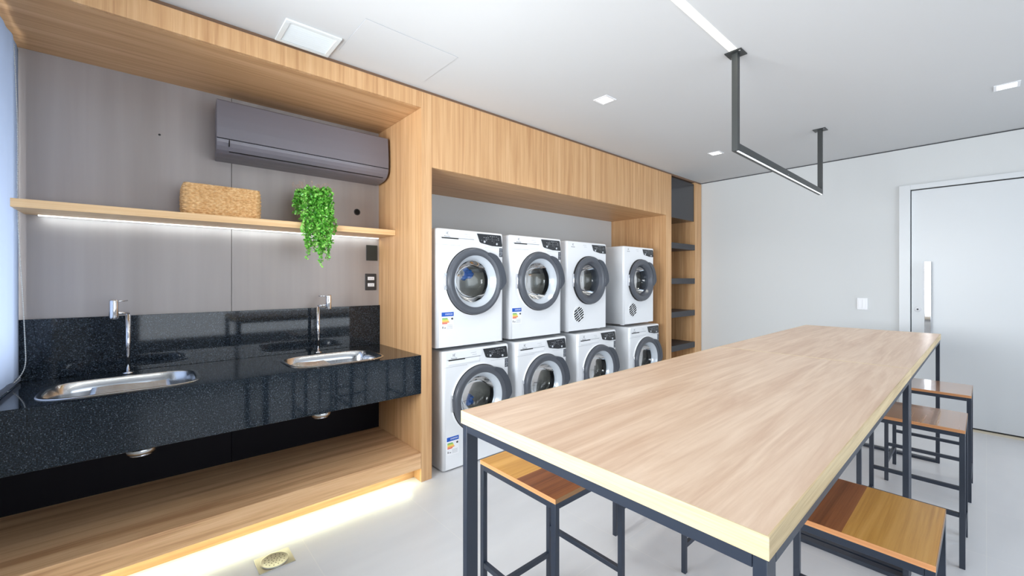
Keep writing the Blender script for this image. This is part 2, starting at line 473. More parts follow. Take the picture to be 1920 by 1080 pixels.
# ------------------------------------------------------------------ oak joinery
PX0, PX1, QX0, QX1, RX0 = 1.393, 1.4735, 4.6265, 4.753, 5.365
ZT = 2.617
Z1, Z2 = 2.508, 2.121
Y0 = 2.5
J = thing('oak_surround', 'oak veneer surround framing sink alcove, laundry recess and shelf column up to the ceiling', 'joinery', (0, Y0, 0))
def jl(p): return (p[0], p[1] - Y0, p[2])
def jb(name, p0, p1, m, **k): return MB().box(jl(p0), jl(p1), m, 0.0012, 1).build(name, J, **k)
jb('partition_panel', (PX0, Y0, 0), (PX1, YB, ZT), oak_z)
jb('partition_panel', (QX0, Y0, 0), (QX1, YB, ZT), oak_z)
jb('partition_panel', (RX0, Y0, 0), (XR - 0.012, YB, ZT), oak_z)
jb('fascia_panel', (XL, Y0, Z1), (PX0 - 0.0005, Y0 + 0.025, ZT), oak_z)
jb('soffit_panel', (XL, Y0 + 0.0255, Z1), (PX0 - 0.0005, YA, Z1 + 0.02), oak_x)
jb('fascia_panel', (PX1 + 0.0005, Y0, Z2), (QX0 - 0.0005, Y0 + 0.025, ZT), oak_z)
jb('soffit_panel', (PX1 + 0.0005, Y0 + 0.0255, Z2), (QX0 - 0.0005, YB, Z2 + 0.02), oak_x)
jb('shadow_gap_strip', (XL, Y0 + 0.012, ZT), (XR, Y0 + 0.10, ZC), gap_brown, label='recessed brown strip under the ceiling')

# shelf column at the right
K = thing('shelf_column', 'narrow open shelf column with four charcoal shelves and black top box at right end of joinery', 'shelving', (5.06, Y0, 0))
def kb(name, p0, p1, m, bev=0.001, **k):
    s = lambda p: (p[0] - 5.06, p[1] - Y0, p[2])
    return MB().box(s(p0), s(p1), m, bev, 1).build(name, K, **k)
kx0, kx1 = QX1 + 0.001, RX0 - 0.001
kb('back_panel', (kx0, 2.98, 0.0), (kx1, 3.0, ZT - 0.01), oak_z)
for z0, z1 in ((0.475, 0.565), (0.897, 0.966), (1.312, 1.368), (1.728, 1.818)):
    zm = (z0 + z1) / 2
    kb('shelf', (kx0, Y0 + 0.0, zm - 0.035), (kx1, 2.979, zm + 0.035), black_mel)
kb('top_box', (kx0, Y0 + 0.012, 2.112), (kx1, 2.979, ZT - 0.02), black_gloss, label='smoked black box above the shelves')
kb('bottom_board', (kx0, Y0 + 0.0, 0.0), (kx1, 2.979, 0.07), oak_x)

# floating shelf
SH = thing('floating_shelf', 'long pale oak floating shelf over the sinks with a light strip beneath', 'shelf', (0.47, YA, 1.70))
def sl(p): return (p[0] - 0.47, p[1] - YA, p[2] - 1.70)
SY = 2.877
MB().box(sl((-0.448, SY, 1.682)), sl((PX0 - 0.002, YA - 0.001, 1.721)), shelf_oak, 0.001, 1).build('board', SH)
MB().box(sl((-0.40, YA - 0.022, 1.6765)), sl((PX0 - 0.01, YA - 0.006, 1.6818)), led_cool).build('light_strip', SH, label='cool white light strip')
l1 = area('shelf_strip_light', (0.49, YA - 0.03, 1.672), (math.radians(14), 0, 0), 1.76, 0.012, 0.95, (0.85, 0.97, 1.0))

# platform bench
PB = thing('platform_bench', 'low oak platform running under the sinks with glowing recessed plinth', 'bench', (0.42, Y0, 0))
def pl(p): return (p[0] - 0.42, p[1] - Y0, p[2])
MB().box(pl((XL, Y0, 0.092)), pl((PX0 - 0.001, YA - 0.001, 0.198)), oak_platform, 0.0015, 1).build('platform_board', PB)
MB().box(pl((XL, Y0 + 0.10, 0)), pl((PX0 - 0.001, Y0 + 0.12, 0.0915)), oak_x).build('plinth', PB, label='recessed plinth board')
MB().box(pl((-0.53, Y0 + 0.035, 0.084)), pl((PX0 - 0.03, Y0 + 0.047, 0.0915)), led_kick).build('light_strip', PB, label='warm white light strip under the platform')
area('plinth_strip_light', (0.42, Y0 + 0.042, 0.080), (math.radians(-22), 0, 0), 1.86, 0.012, 2.5, (0.93, 1.0, 0.68))

# ------------------------------------------------------------------ worktop with two sinks
WT = thing('granite_worktop', 'polished black speckled granite worktop with deep apron and splashback', 'worktop', (0.42, Y0, 0.594))
def wl_(p): return (p[0] - 0.42, p[1] - Y0, p[2] - 0.594)
ZW = 0.851
sinks = [(-0.065, 2.770, 0.288, 0.215), (0.915, 2.775, 0.288, 0.215)]
def superell(cx, cy, a, b, n, e=4.2, z=0.0):
    out = []
    for k in range(n):
        t = 2 * PI * k / n
        c, s_ = math.cos(t), math.sin(t)
        out.append((cx + a * math.copysign(abs(c) ** (2 / e), c), cy + b * math.copysign(abs(s_) ** (2 / e), s_), z))
    return out
top = MB()
bm = top.bm; gi = top.mi(granite)
xa, xb = XL, PX0 - 0.001; ya, yb_ = Y0, YA - 0.001
xm = 0.425
NS = 64
for (cx, cy, a, b), (u0, u1) in zip(sinks, ((xa, xm), (xm, xb))):
    ring = [bm.verts.new(wl_(p)) for p in superell(cx, cy, a - 0.010, b - 0.010, NS, z=ZW)]
    low = [bm.verts.new((v.co.x, v.co.y, v.co.z - 0.022)) for v in ring]
    cor = [bm.verts.new(wl_(p)) for p in ((u1, yb_, ZW), (u0, yb_, ZW), (u0, ya, ZW), (u1, ya, ZW))]
    q = NS // 4
    for k in range(4):
        for j in range(q):
            i0 = (k * q + j) % NS; i1 = (i0 + 1) % NS
            f = bm.faces.new([ring[i0], ring[i1], cor[k]]) ; f.material_index = gi
        f = bm.faces.new([ring[((k + 1) * q) % NS], cor[(k + 1) % 4], cor[k]]); f.material_index = gi
    for j in range(NS):
        f = bm.faces.new([ring[j], ring[(j + 1) % NS], low[(j + 1) % NS], low[j]]); f.material_index = gi
bmesh.ops.recalc_face_normals(bm, faces=bm.faces[:])
for f in bm.faces:
    if abs(f.normal.z) > 0.9 and f.normal.z < 0: f.normal_flip()
top.build('worktop_slab', WT)
MB().box(wl_((xa, Y0, 0.594)), wl_((xb, Y0 + 0.02, ZW - 0.0005)), granite, 0.001, 1).build('apron', WT)
MB().box(wl_((xa, YA - 0.021, ZW + 0.0005)), wl_((xb, YA - 0.0005, 1.157)), granite, 0.001, 1).build('splashback', WT)

def sink(i, cx, cy, a, b, label, rib0, rib1):
    t = thing('sink', label, 'sink', (cx, cy, ZW), 0, None)
    m = MB(); n = 72; bm = m.bm; si = m.mi(steel)
    prof = [(0.0, 0.0012), (-0.002, 0.004), (-0.018, 0.0035), (-0.024, -0.002), (-0.030, -0.05), (-0.036, -0.13), (-0.055, -0.165), (-0.09, -0.176)]
    rings = []
    for d, z in prof:
        rings.append([bm.verts.new(p) for p in superell(0, 0, a + d, b + d, n, 4.2 if d > -0.05 else 3.4, z)])
    cen = bm.verts.new((0, 0, -0.180))
    for A, B in zip(rings[:-1], rings[1:]):
        for j in range(n):
            f = bm.faces.new([A[j], A[(j + 1) % n], B[(j + 1) % n], B[j]]); f.smooth = True; f.material_index = si
    for j in range(n):
        f = bm.faces.new([rings[-1][j], rings[-1][(j + 1) % n], cen]); f.smooth = True; f.material_index = si
    bmesh.ops.recalc_face_normals(bm, faces=bm.faces[:])
    for f in bm.faces: f.normal_flip() if False else None
    m.build('basin', t)
    # ribbed washboard sloping down from the near side
    r = MB(); ri = r.mi(steel); bm = r.bm
    rows = []; ny = 180
    xs = [rib0 + (rib1 - rib0) * k / 14 for k in range(15)]
    for j in range(ny + 1):
        v = j / ny
        y = b - 0.036 - v * (2 * b - 0.080)
        z = -0.040 - 0.014 * v + 0.0042 * math.cos(v * 2 * PI * 15)
        rows.append([bm.verts.new((x, y, z + 0.003 * math.sin((x - rib0) / (rib1 - rib0) * PI * 2))) for x in xs])
    for A, B in zip(rows[:-1], rows[1:]):
        for k in range(14):
            f = bm.faces.new([A[k], A[k + 1], B[k + 1], B[k]]); f.smooth = True; f.material_index = ri
    bot0 = [bm.verts.new((x, b - 0.034, -0.16)) for x in (rib0, rib1)]
    for side in (0, -1):
        vs = [R[side] for R in rows]
        x = vs[0].co.x
        lo = [bm.verts.new((x, v_.co.y, -0.165)) for v_ in vs]
        for k in range(ny):
            f = bm.faces.new([vs[k], vs[k + 1], lo[k + 1], lo[k]]); f.material_index = ri
    r.build('washboard', t)
    d = MB().lathe([(0, -0.178), (0.03, -0.177), (0.036, -0.174), (0.038, -0.176)], (0.0, 0, 0), chrome, 'z', 32)
    d.build('strainer', t)
    u = MB().lathe([(0.0, -0.348), (0.040, -0.348), (0.056, -0.342), (0.060, -0.331), (0.060, -0.316), (0.045, -0.306), (0.030, -0.28), (0.028, -0.18)], (0.055 if i == 0 else -0.085, -0.02, 0), steel, 'z', 32)
    u.build('drain_cup', t, label='round metal drain cup below the apron')
    MB().lathe([(0.012, -0.3485), (0.012, -0.352), (0.046, -0.352), (0.046, -0.3485)], (0.055 if i == 0 else -0.085, -0.02, 0), chrome, 'z', 24, close=True).build('drain_nut', t)
    return t
sink(0, *sinks[0], 'oblong stainless sink with ribbed washboard, nearer the window blind', -0.13, 0.17)
sink(1, *sinks[1], 'oblong stainless sink with ribbed washboard, beside the oak partition', -0.21, 0.00)

def tap(x, y, rz, label):
    t = thing('tap', label, 'tap', (x, y, ZW + 0.0008), rz, 'column taps at the sinks')
    MB().lathe([(0, 0), (0.024, 0), (0.024, 0.006), (0.014, 0.012), (0, 0.012)], (0, 0, 0), chrome, 'z', 28).build('base_flange', t)
    MB().cyl((0, 0, 0.01), (0, 0, 0.318), 0.0105, chrome, 20).build('column', t)
    MB().cyl((0, 0.004, 0.322), (0, -0.055, 0.330), 0.0075, chrome, 16).build('spout_arm', t)
    MB().lathe([(0, 0.300), (0.014, 0.300), (0.017, 0.304), (0.019, 0.312), (0.019, 0.384), (0.0185, 0.388), (0.0185, 0.390), (0.019, 0.392), (0.018, 0.402), (0, 0.403)], (0, -0.066, -0.004), chrome, 'z', 32).build('valve_head', t)
    MB().cyl((0, -0.050, 0.390), (0, -0.002, 0.392), 0.0032, chrome, 12).build('lever', t)
    return t
tap(-0.064, 3.050, -0.95, 'tall chrome column tap behind the sink nearer the window blind')
tap(0.903, 3.050, 1.15, 'tall chrome column tap behind the sink beside the oak partition')

# ------------------------------------------------------------------ washing machines
MW, MD, MH = 0.61, 0.60, 0.838
def shell(m, hole_r, cz, depth, dz=0.0, cx=0.0):
    """white case with a round opening in the front, front plane y=0, rounded vertical front edges"""
    bm = m.bm; ei = m.mi(enamel)
    w = MW / 2; R = 0.022
    plan = [(-w, depth), (-w, R)]
    for k in range(1, 6):
        a = PI + (PI / 2) * k / 6
        plan.append((-w + R + R * math.cos(a), R + R * math.sin(a)))
    plan += [(-w + R, 0), (w - R, 0)]
    for k in range(1, 6):
        a = -PI / 2 + (PI / 2) * k / 6
        plan.append((w - R + R * math.cos(a), R + R * math.sin(a)))
    plan += [(w, R), (w, depth)]
    zs = [dz, MH - 0.012, MH - 0.004, MH]
    ins = [0, 0, 0.003, 0.010]
    rings = []
    for z, s_ in zip(zs, ins):
        ring = []
        for (x, y) in plan:
            fx = (1 - s_ / w); yy = y + s_ * (1 - y / depth)
            ring.append(bm.verts.new((x * fx, yy, z)))
        rings.append(ring)
    n = len(plan)
    fi = plan.index((-w + R, 0))
    for lv, (A, B) in enumerate(zip(rings[:-1], rings[1:])):
        for k in range(n - 1):
            if lv == 0 and k == fi: continue
            f = bm.faces.new([A[k], A[k + 1], B[k + 1], B[k]]); f.material_index = ei; f.smooth = not (plan[k][1] == 0 and plan[k + 1][1] == 0)
        f = bm.faces.new([A[n - 1], A[0], B[0], B[n - 1]]); f.material_index = ei
    f = bm.faces.new(rings[-1]); f.material_index = ei
    f = bm.faces.new(rings[0][::-1]); f.material_index = ei
    # front with round hole
    A, B = rings[0], rings[1]
    c = [B[fi + 1], B[fi], A[fi], A[fi + 1]]
    N_ = 64; q = N_ // 4
    ring = [bm.verts.new((cx + hole_r * math.cos(2 * PI * k / N_), 0, cz + hole_r * math.sin(2 * PI * k / N_))) for k in range(N_)]
    for k in range(4):
        for j in range(q):
            i0 = k * q + j
            f = bm.faces.new([ring[i0 % N_], ring[(i0 + 1) % N_], c[k]]); f.material_index = ei
        f = bm.faces.new([ring[((k + 1) * q) % N_], c[(k + 1) % 4], c[k]]); f.material_index = ei
    bmesh.ops.recalc_face_normals(bm, faces=bm.faces[:])
    return m

def arc_pts(fn, a0, a1, n): return [fn(a0 + (a1 - a0) * k / n) for k in range(n + 1)]

def machine(kind, label, loc, sticker=None, group=None, open_drawer=False):
    dry = kind == 'dryer'
    t = thing('tumble_dryer' if dry else 'washing_machine', label, 'dryer' if dry else 'washing machine', loc, 0, group)
    depth = 0.56 if dry else MD
    cz = 0.465 if not dry else 0.472; dx0 = 0.013
    R = 0.246 if not dry else 0.230
    shell(MB(), R - 0.055, cz, depth, 0.0, dx0).build('case', t)
    for sx in (-0.24, 0.24):
        for yy in (0.06, depth - 0.06):
            MB().lathe([(0, -0.0125), (0.022, -0.0125), (0.022, 0.0)], (sx, yy, 0), rubber if not dry else white_plastic, 'z', 16).build('foot', t)
    # drum behind the door
    d = MB(); Rd = 0.225 if not dry else 0.215
    d.lathe([(R - 0.055, 0.002), (R - 0.068, 0.03), (R - 0.060, 0.055), (R - 0.072, 0.085), (Rd - 0.04, 0.095)], (dx0, 0, cz), rubber if not dry else grey_ring, 'y', 48)
    d.build('gasket', t)
    d = MB(); d.lathe([(Rd - 0.045, 0.096), (Rd, 0.11), (Rd, depth - 0.12), (0, depth - 0.10)], (dx0, 0, cz), drum_m, 'y', 48)
    dd = d.build('drum', t)
    for k in range(3):
        lf = MB()
        a = 0.5 + k * 2 * PI / 3
        ca, sa = math.cos(a), math.sin(a)
        for s1 in (-1,):
            pts = []
            p = [(-0.035, Rd), (0.035, Rd), (0.016, Rd - 0.055), (-0.016, Rd - 0.055)]
            vs0 = [(dx0 + u * -sa + v * ca, 0.13, cz + u * ca + v * sa) for u, v in p]
            vs1 = [(dx0 + u * -sa + v * ca, depth - 0.13, cz + u * ca + v * sa) for u, v in p]
            lf._add(vs0 + vs1, [(0, 1, 2, 3), (7, 6, 5, 4), (0, 4, 5, 1), (1, 5, 6, 2), (2, 6, 7, 3), (3, 7, 4, 0)], steel)
        lf.build('lifter', dd)
    # door: dark ring, silver funnel, glass
    dm = MB()
    if not dry:
        dm.lathe([(R + 0.007, 0.0), (R + 0.007, -0.010), (R + 0.001, -0.014), (R + 0.001, 0.0)], (dx0, 0, cz), white_plastic, 'y', 72)
    dm.lathe([(R + 0.003, 0.0), (R + 0.003, -0.015), (R - 0.002, -0.0155)], (dx0, 0, cz), rubber, 'y', 72)
    dm.lathe([(R - 0.002, -0.010), (R - 0.002, -0.036), (R - 0.007, -0.044), (R - 0.018, -0.047), (R - 0.050, -0.040), (R - 0.056, -0.036)], (dx0, 0, cz), grey_ring, 'y', 72)
    dr_ = dm.build('door_ring', t, label='slate grey door ring')
    fn = MB()
    if not dry:
        fn.lathe([(R - 0.056, -0.037), (R - 0.066, -0.026), (R - 0.084, -0.006), (R - 0.088, 0.004)], (dx0, 0, cz), silver_ring, 'y', 72)
        r1 = R - 0.088
        fn.lathe([(r1, 0.004), (r1 - 0.003, 0.018), (r1 - 0.006, 0.020)], (dx0, 0, cz), silver_ring, 'y', 72)
    else:
        fn.lathe([(R - 0.056, -0.037), (R - 0.068, -0.024), (R - 0.078, -0.010)], (dx0, 0, cz), grey_ring, 'y', 72)
        r1 = R - 0.078
        fn.lathe([(r1, -0.010), (r1 - 0.002, 0.015)], (dx0, 0, cz), dark_ring, 'y', 72)
        r1 -= 0.0
    fn.build('door_funnel', dr_, label='pale silver inner funnel')
    g = MB(); g.lathe([(r1 - 0.004, 0.012), (r1 - 0.018, 0.055), (r1 - 0.038, 0.082), (r1 - 0.07, 0.096), (0, 0.10)], (dx0, 0, cz), door_glass, 'y', 48)
    g.build('door_glass', dr_)
    # handle wing on the right of the ring
    deg = PI / 180
    def outer(a):
        d_ = a / deg
        if d_ > 62: r = R - 0.004
        elif d_ > 47: r = R + 0.024 * (62 - d_) / 15
        elif d_ > -2: r = R + 0.024 + 0.014 * (47 - d_) / 49
        else: r = R + 0.038 - 0.042 * min(1, (-2 - d_) / 13)
        return (dx0 + r * math.cos(a), cz + r * math.sin(a))
    P = arc_pts(outer, 63 * deg, -16 * deg, 26) + arc_pts(lambda a: (dx0 + (R - 0.022) * math.cos(a), cz + (R - 0.022) * math.sin(a)), -16 * deg, 63 * deg, 20)
    MB().prism(P, -0.014, -0.051, dark_ring, 'y', bev=0.003).build('door_handle', dr_, label='dark wing shaped door grip')
    hg = MB(); hg.box((dx0 - R - 0.010, -0.020, cz - 0.06), (dx0 - R + 0.008, -0.002, cz + 0.06), chrome, 0.003); hg.build('hinge', dr_)
    # display
    dp = [(0.045, 0.822), (0.270, 0.822), (0.278, 0.816), (0.290, 0.742), (0.284, 0.734), (0.19, 0.735), (0.085, 0.752), (0.070, 0.760)]
    if dry: dp = [(x * 0.93 + 0.02, z - 0.004 if z > 0.8 else z + 0.004) for x, z in dp]
    D_ = MB().prism(dp, 0.0, -0.004, screen, 'y', bev=0.001).build('display_panel', t, label='glossy black slanted display')
    b = MB()
    rnd = random.Random(5)
    for r_ in range(5):
        for c_ in range(9):
            x = 0.085 + c_ * 0.020; z = 0.806 - r_ * 0.0115
            w_ = 0.012 * rnd.random() + 0.002
            if rnd.random() < 0.72: b.box((x, -0.0046, z), (x + w_, -0.004, z + 0.0028), screen_mark)
    b.build('display_print', D_)
    for x, z, r_ in ((0.115, 0.763, 0.008), (0.235, 0.752, 0.008)):
        MB().lathe([(0, -0.007), (r_, -0.007), (r_, -0.004)], (x, 0, z), screen_button, 'y', 16).build('button', D_)
    # brand symbol and lettering
    lg = MB()
    lx, lz = -0.215, 0.806
    lg.box((lx - 0.0095, -0.0006, lz - 0.0095), (lx - 0.0065, 0, lz + 0.0095), ink)
    lg.prism([(lx - 0.004, lz), (lx + 0.004, lz + 0.010), (lx + 0.010, lz + 0.010), (lx + 0.001, lz)], 0, -0.0006, ink, 'y')
    lg.prism([(lx - 0.004, lz - 0.001), (lx + 0.001, lz - 0.001), (lx + 0.010, lz - 0.010), (lx + 0.004, lz - 0.010)], 0, -0.0006, ink, 'y')
    lg.build('brand_symbol', t)
    text('brand_lettering', 'Electrolux', 0.0125, (lx, -0.0004, 0.784), ink, t)
    pm = MB()
    for x, z, w_ in ((-0.07, 0.806, 0.05), (-0.055, 0.790, 0.04)):
        pm.box((x, -0.0005, z), (x + w_, 0, z + 0.0022), soft_seam)
    pm.build('model_print', t)
    if not dry:
        dw = MB()
        dw.box((-0.285, -0.0035, 0.776), (0.035, 0.0, 0.829), enamel, 0.0015)
        dw.box((-0.270, -0.0008, 0.7715), (0.02, 0.0, 0.776), soft_seam)
        dw.prism([(-0.0005, 0.7695), (-0.0040, 0.742), (-0.0005, 0.730)], -0.262, 0.012, enamel, 'x')
        dw.box((-0.26, -0.0030, 0.767), (-0.12, -0.0008, 0.7755), rubber)
        dq = dw.build('detergent_drawer', t)
        lg2 = dq
        MB().box((-0.303, -0.0007, 0.7225), (-0.10, 0.0, 0.7245), soft_seam).build('front_seam', t); MB().box((0.12, -0.0007, 0.7225), (0.303, 0.0, 0.7240), soft_seam).build('front_seam', t)
        # move print on the drawer face
        for o in t.children:
            if o.name.split('.')[0] in ('brand_symbol', 'brand_lettering', 'model_print'):
                o.location.y = -0.0037
        st = MB(); st.box((0.262, -0.001, 0.655), (0.294, 0, 0.722), dark_ring)
        for k in range(5): st.box((0.268 + 0.004 * (k % 2), -0.0016, 0.663 + k * 0.0115), (0.284 + 0.004 * (k % 3), -0.001, 0.666 + k * 0.0115), screen_button)
        st.build('icon_sticker', t)
    else:
        v = MB(); vx, vz = -0.135, 0.150; vr = 0.080
        v.lathe([(0, -0.004), (vr - 0.006, -0.004), (vr - 0.003, -0.006), (vr, 0.0)], (vx, 0, vz), white_plastic, 'y', 40)
        V = v.build('lint_vent', t)
        v = MB()
        for k in range(-2, 4):
            off = (k - 0.5) * 0.0215
            hl = math.sqrt(max(0, (vr - 0.012) ** 2 - off ** 2))
            ca, sa = math.cos(0.5), math.sin(0.5)
            for u0, u1 in ((-hl, -0.004), (0.004, hl)):
                q = [(u0, off - 0.0058), (u1, off - 0.0058), (u1, off + 0.0058), (u0, off + 0.0058)]
                v.prism([(vx + u * ca - w_ * sa, vz + u * sa + w_ * ca) for u, w_ in q], -0.0042, -0.0062, hole_m, 'y')
        v.build('vent_slots', V)
    if sticker:
        sx, sz = sticker
        lb = MB(); lb.box((sx, -0.0012, sz), (sx + 0.102, 0.0, sz + 0.130), label_white)
        lb.box((sx + 0.001, -0.0018, sz + 0.100), (sx + 0.101, -0.0012, sz + 0.129), label_blue)
        for k, (mm, w_) in enumerate(((label_green, 0.052), (label_lime, 0.058), (label_yellow, 0.062), (label_orange, 0.066), (label_red, 0.050))):
            z = sz + 0.081 - k * 0.0085
            lb.prism([(sx + 0.006, z), (sx + w_ - 0.004, z), (sx + w_, z + 0.0035), (sx + w_ - 0.004, z + 0.007), (sx + 0.006, z + 0.007)], -0.0012, -0.0018, mm, 'y')
        lb.prism([(sx + 0.078, sz + 0.0815), (sx + 0.084, sz + 0.088), (sx + 0.096, sz + 0.088), (sx + 0.096, sz + 0.075), (sx + 0.084, sz + 0.075)], -0.0012, -0.0018, dark_ink, 'y')
        for k in range(4): lb.box((sx + 0.045, -0.0016, sz + 0.012 + k * 0.008), (sx + 0.092, -0.0012, sz + 0.014 + k * 0.008), soft_seam)
        lb.box((sx + 0.008, -0.0016, sz + 0.016), (sx + 0.014, -0.0012, sz + 0.030), dark_ink)
        lb.box((sx + 0.022, -0.0016, sz + 0.016), (sx + 0.036, -0.0012, sz + 0.022), ink)
        L_ = lb.build('energy_label', t, label='white energy rating sticker with blue header and coloured bars')
        text('label_lettering', 'ENERGIA', 0.0155, (sx + 0.062, -0.0020, sz + 0.1145), label_white, L_)
    return t

def packet(label, x, y, z, sx, sz, seed):
    """crumpled plastic packet lying in a drum"""
    rnd = random.Random(seed)
    m = MB(); bm = m.bm
    for (ox, oz, a, b, mm) in ((0, 0, sx, sz, blue_bag), (-sx * 0.75, -0.006, sx * 0.75, sz * 0.9, clear_bag)):
        i = m.mi(mm); r = bmesh.ops.create_icosphere(bm, subdivisions=3, radius=1.0)
        for v in r['verts']:
            p = v.co.copy()
            n_ = noise.noise(p * 1.7 + Vector((seed, 0, 0))) * 0.45 + noise.noise(p * 4 + Vector((0, seed, 0))) * 0.22
            p *= (1 + n_)
            v.co = Vector((ox + p.x * a, p.y * 0.045, oz + p.z * b))
            for f in v.link_faces: f.material_index = i
    return m.build('plastic_packet', None, label=label, cat='packet') if False else finish_packet(m, label, x, y, z)
def finish_packet(m, label, x, y, z):
    o = m.build('plastic_packet'); o.location = (x, y, z)
    return tag(o, label, 'packet', None)

ZB = 0.0125
ZU = ZB + MH + 0.029
YM = 2.515
up = [1.82, 2.50, 3.22, 4.125]
lo = [1.873, 2.553, 3.315, 4.165]
names_u = ['white front loading washing machine on upper row, stacked beside the oak partition',
           'white front loading washing machine on upper row, second stack from the oak partition']
names_l = ['white front loading washing machine on the floor, bottom of stack beside the oak partition',
           'white front loading washing machine on the floor, bottom of second stack from the oak partition',
           'white front loading washing machine under the tumble dryer of the third stack',
           'white front loading washing machine under the tumble dryer beside the shelf column']
names_d = ['white tumble dryer with round lint vent on third stack, beside the upper washing machines',
           'white tumble dryer with round lint vent on last stack, beside the shelf column']
stk = (-0.262, 0.118)
machine('washer', names_u[0], (up[0], YM, ZU), stk, 'stacked washing machines')
machine('washer', names_u[1], (up[1], YM, ZU), (-0.285, 0.118), 'stacked washing machines')
machine('dryer', names_d[0], (up[2] - 0.005, 2.545, ZU), None, 'stacked tumble dryers')
machine('dryer', names_d[1], (up[3], 2.545, ZU), None, 'stacked tumble dryers')
for k in range(4):
    machine('washer', names_l[k], (lo[k], 2.50 if k else 2.51, ZB), (-0.275, 0.10) if k == 0 else None, 'stacked washing machines')
packet('blue and clear plastic packet seen inside drum of upper washing machine beside the oak partition', up[0] + 0.06, YM + 0.18, ZU + 0.525, 0.065, 0.05, 1)
packet('blue and clear plastic packet in drum bottom of upper washing machine on second stack', up[1] + 0.03, YM + 0.18, ZU + 0.352, 0.085, 0.04, 2)
packet('blue and clear plastic packet in drum of floor washing machine beside the oak partition', lo[0] + 0.02, 2.70, ZB + 0.40, 0.07, 0.045, 3)
packet('blue and clear plastic packet in drum of floor washing machine on second stack', lo[1] + 0.04, 2.70, ZB + 0.57, 0.06, 0.04, 4)
packet('blue and clear plastic packet in drum of floor washing machine beside the shelf column', lo[3] - 0.02, 2.70, ZB + 0.49, 0.05, 0.05, 5)

# ------------------------------------------------------------------ air conditioner
AC = thing('air_conditioner', 'charcoal wall mounted split air conditioner under the oak soffit', 'air conditioner', (0.84, YA, 2.25))
ax0, ax1 = 0.316 - 0.84, 1.372 - 0.84
def prof_ac(g=0.0):
    p = [(0.0, 0.165), (-0.195, 0.165), (-0.204, 0.163), (-0.210, 0.157), (-0.214, 0.12), (-0.219, 0.06), (-0.222, 0.0), (-0.222, -0.064),
         (-0.215, -0.0645), (-0.215, -0.0695), (-0.2215, -0.070), (-0.218, -0.088), (-0.208, -0.108), (-0.190, -0.128), (-0.165, -0.142), (-0.130, -0.150), (-0.07, -0.155), (0.0, -0.156)]
    return p
m = MB(); m.prism([(y - 0.0005, z) for y, z in prof_ac()], ax0, ax1, ac_m, 'x', bev=0.0025)
for v in m.bm.verts:
    if v.co.x < ax0 + 0.01: v.co.x += 0.016 * min(1, (v.co.y + 0.222) / 0.222)
m.build('shell', AC)
m = MB(); m.prism([(-0.2232, -0.0712), (-0.218, -0.0705), (-0.206, -0.107), (-0.189, -0.1265), (-0.191, -0.1295), (-0.210, -0.1095), (-0.220, -0.089)], ax0 + 0.065, ax1 - 0.03, ac_m, 'x')
m.build('louver_flap', AC)
m = MB()
m.box((ax0 + 0.003, -0.2165, -0.0695), (ax1 - 0.003, -0.2145, -0.0650), hole_m)
m.box((ax0 + 0.060, -0.2222, -0.0705), (ax0 + 0.0645, -0.205, -0.108), hole_m)
m.prism([(-0.1900, -0.1300), (-0.1840, -0.1340), (-0.180, -0.131), (-0.186, -0.1265)], ax0 + 0.065, ax1 - 0.03, ac_dark, 'x')
m.build('flap_gap', AC)

# ------------------------------------------------------------------ basket
def basket():
    t = thing('woven_basket', 'tan woven seagrass basket standing on the floating shelf', 'basket', (0.349, 3.035, 1.7215))
    w, d, h_, r = 0.180, 0.105, 0.176, 0.022
    segs = []
    per = []
    step = 0.0035
    def line(x0, y0, x1, y1, nx, ny):
        L_ = math.hypot(x1 - x0, y1 - y0); n = max(1, int(L_ / step))
        for k in range(n): per.append((x0 + (x1 - x0) * k / n, y0 + (y1 - y0) * k / n, nx, ny))
    def arc(cx, cy, a0):
        n = 8
        for k in range(n):
            a = a0 + PI / 2 * k / n; per.append((cx + r * math.cos(a), cy + r * math.sin(a), math.cos(a), math.sin(a)))
    line(-w + r, -d, w - r, -d, 0, -1); arc(w - r, -d + r, -PI / 2)
    line(w, -d + r, w, d - r, 1, 0); arc(w - r, d - r, 0)
    line(w - r, d, -w + r, d, 0, 1); arc(-w + r, d - r, PI / 2)
    line(-w, d - r, -w, -d + r, -1, 0); arc(-w + r, -d + r, PI)
    n = len(per); rows = 100; rowh = 0.0115
    m = MB(); bm = m.bm; i = m.mi(wicker); R = []
    for j in range(rows + 1):
        z = h_ * j / rows; ring = []
        row = int(z / rowh)
        for k, (x, y, nx, ny) in enumerate(per):
            s_ = k * step
            over = math.sin(PI * s_ / 0.0145 + PI * (row % 2))
            rope = abs(math.sin(PI * z / rowh)) ** 0.6
            dsp = 0.0100 * rope * (0.5 + 0.5 * over) + 0.0030 * max(0, math.cos(2 * PI * s_ / 0.029)) + 0.0025 * noise.noise(Vector((s_ * 90, z * 160, 0)))
            if j > rows - 6: dsp = 0.004 + 0.002 * math.sin(s_ * 2 * PI / 0.012 + z * 300)
            bulge = 0.004 * math.sin(PI * z / h_)
            zz = z + 0.0022 * noise.noise(Vector((s_ * 14, 3, z * 10)))
            ring.append(bm.verts.new((x + nx * (dsp + bulge), y + ny * (dsp + bulge), max(0, zz))))
        R.append(ring)
    inner = []
    for z in (h_ - 0.001, 0.006):
        inner.append([bm.verts.new((x - nx * 0.008, y - ny * 0.008, z)) for (x, y, nx, ny) in per])
    R += inner
    for A, B in zip(R[:-1], R[1:]):
        for k in range(n):
            f = bm.faces.new([A[k], A[(k + 1) % n], B[(k + 1) % n], B[k]]); f.material_index = i; f.smooth = True
    bm.faces.new(R[-1]).material_index = i
    bm.faces.new(R[0][::-1]).material_index = i
    m.build('basket_body', t)
    return t
basket()

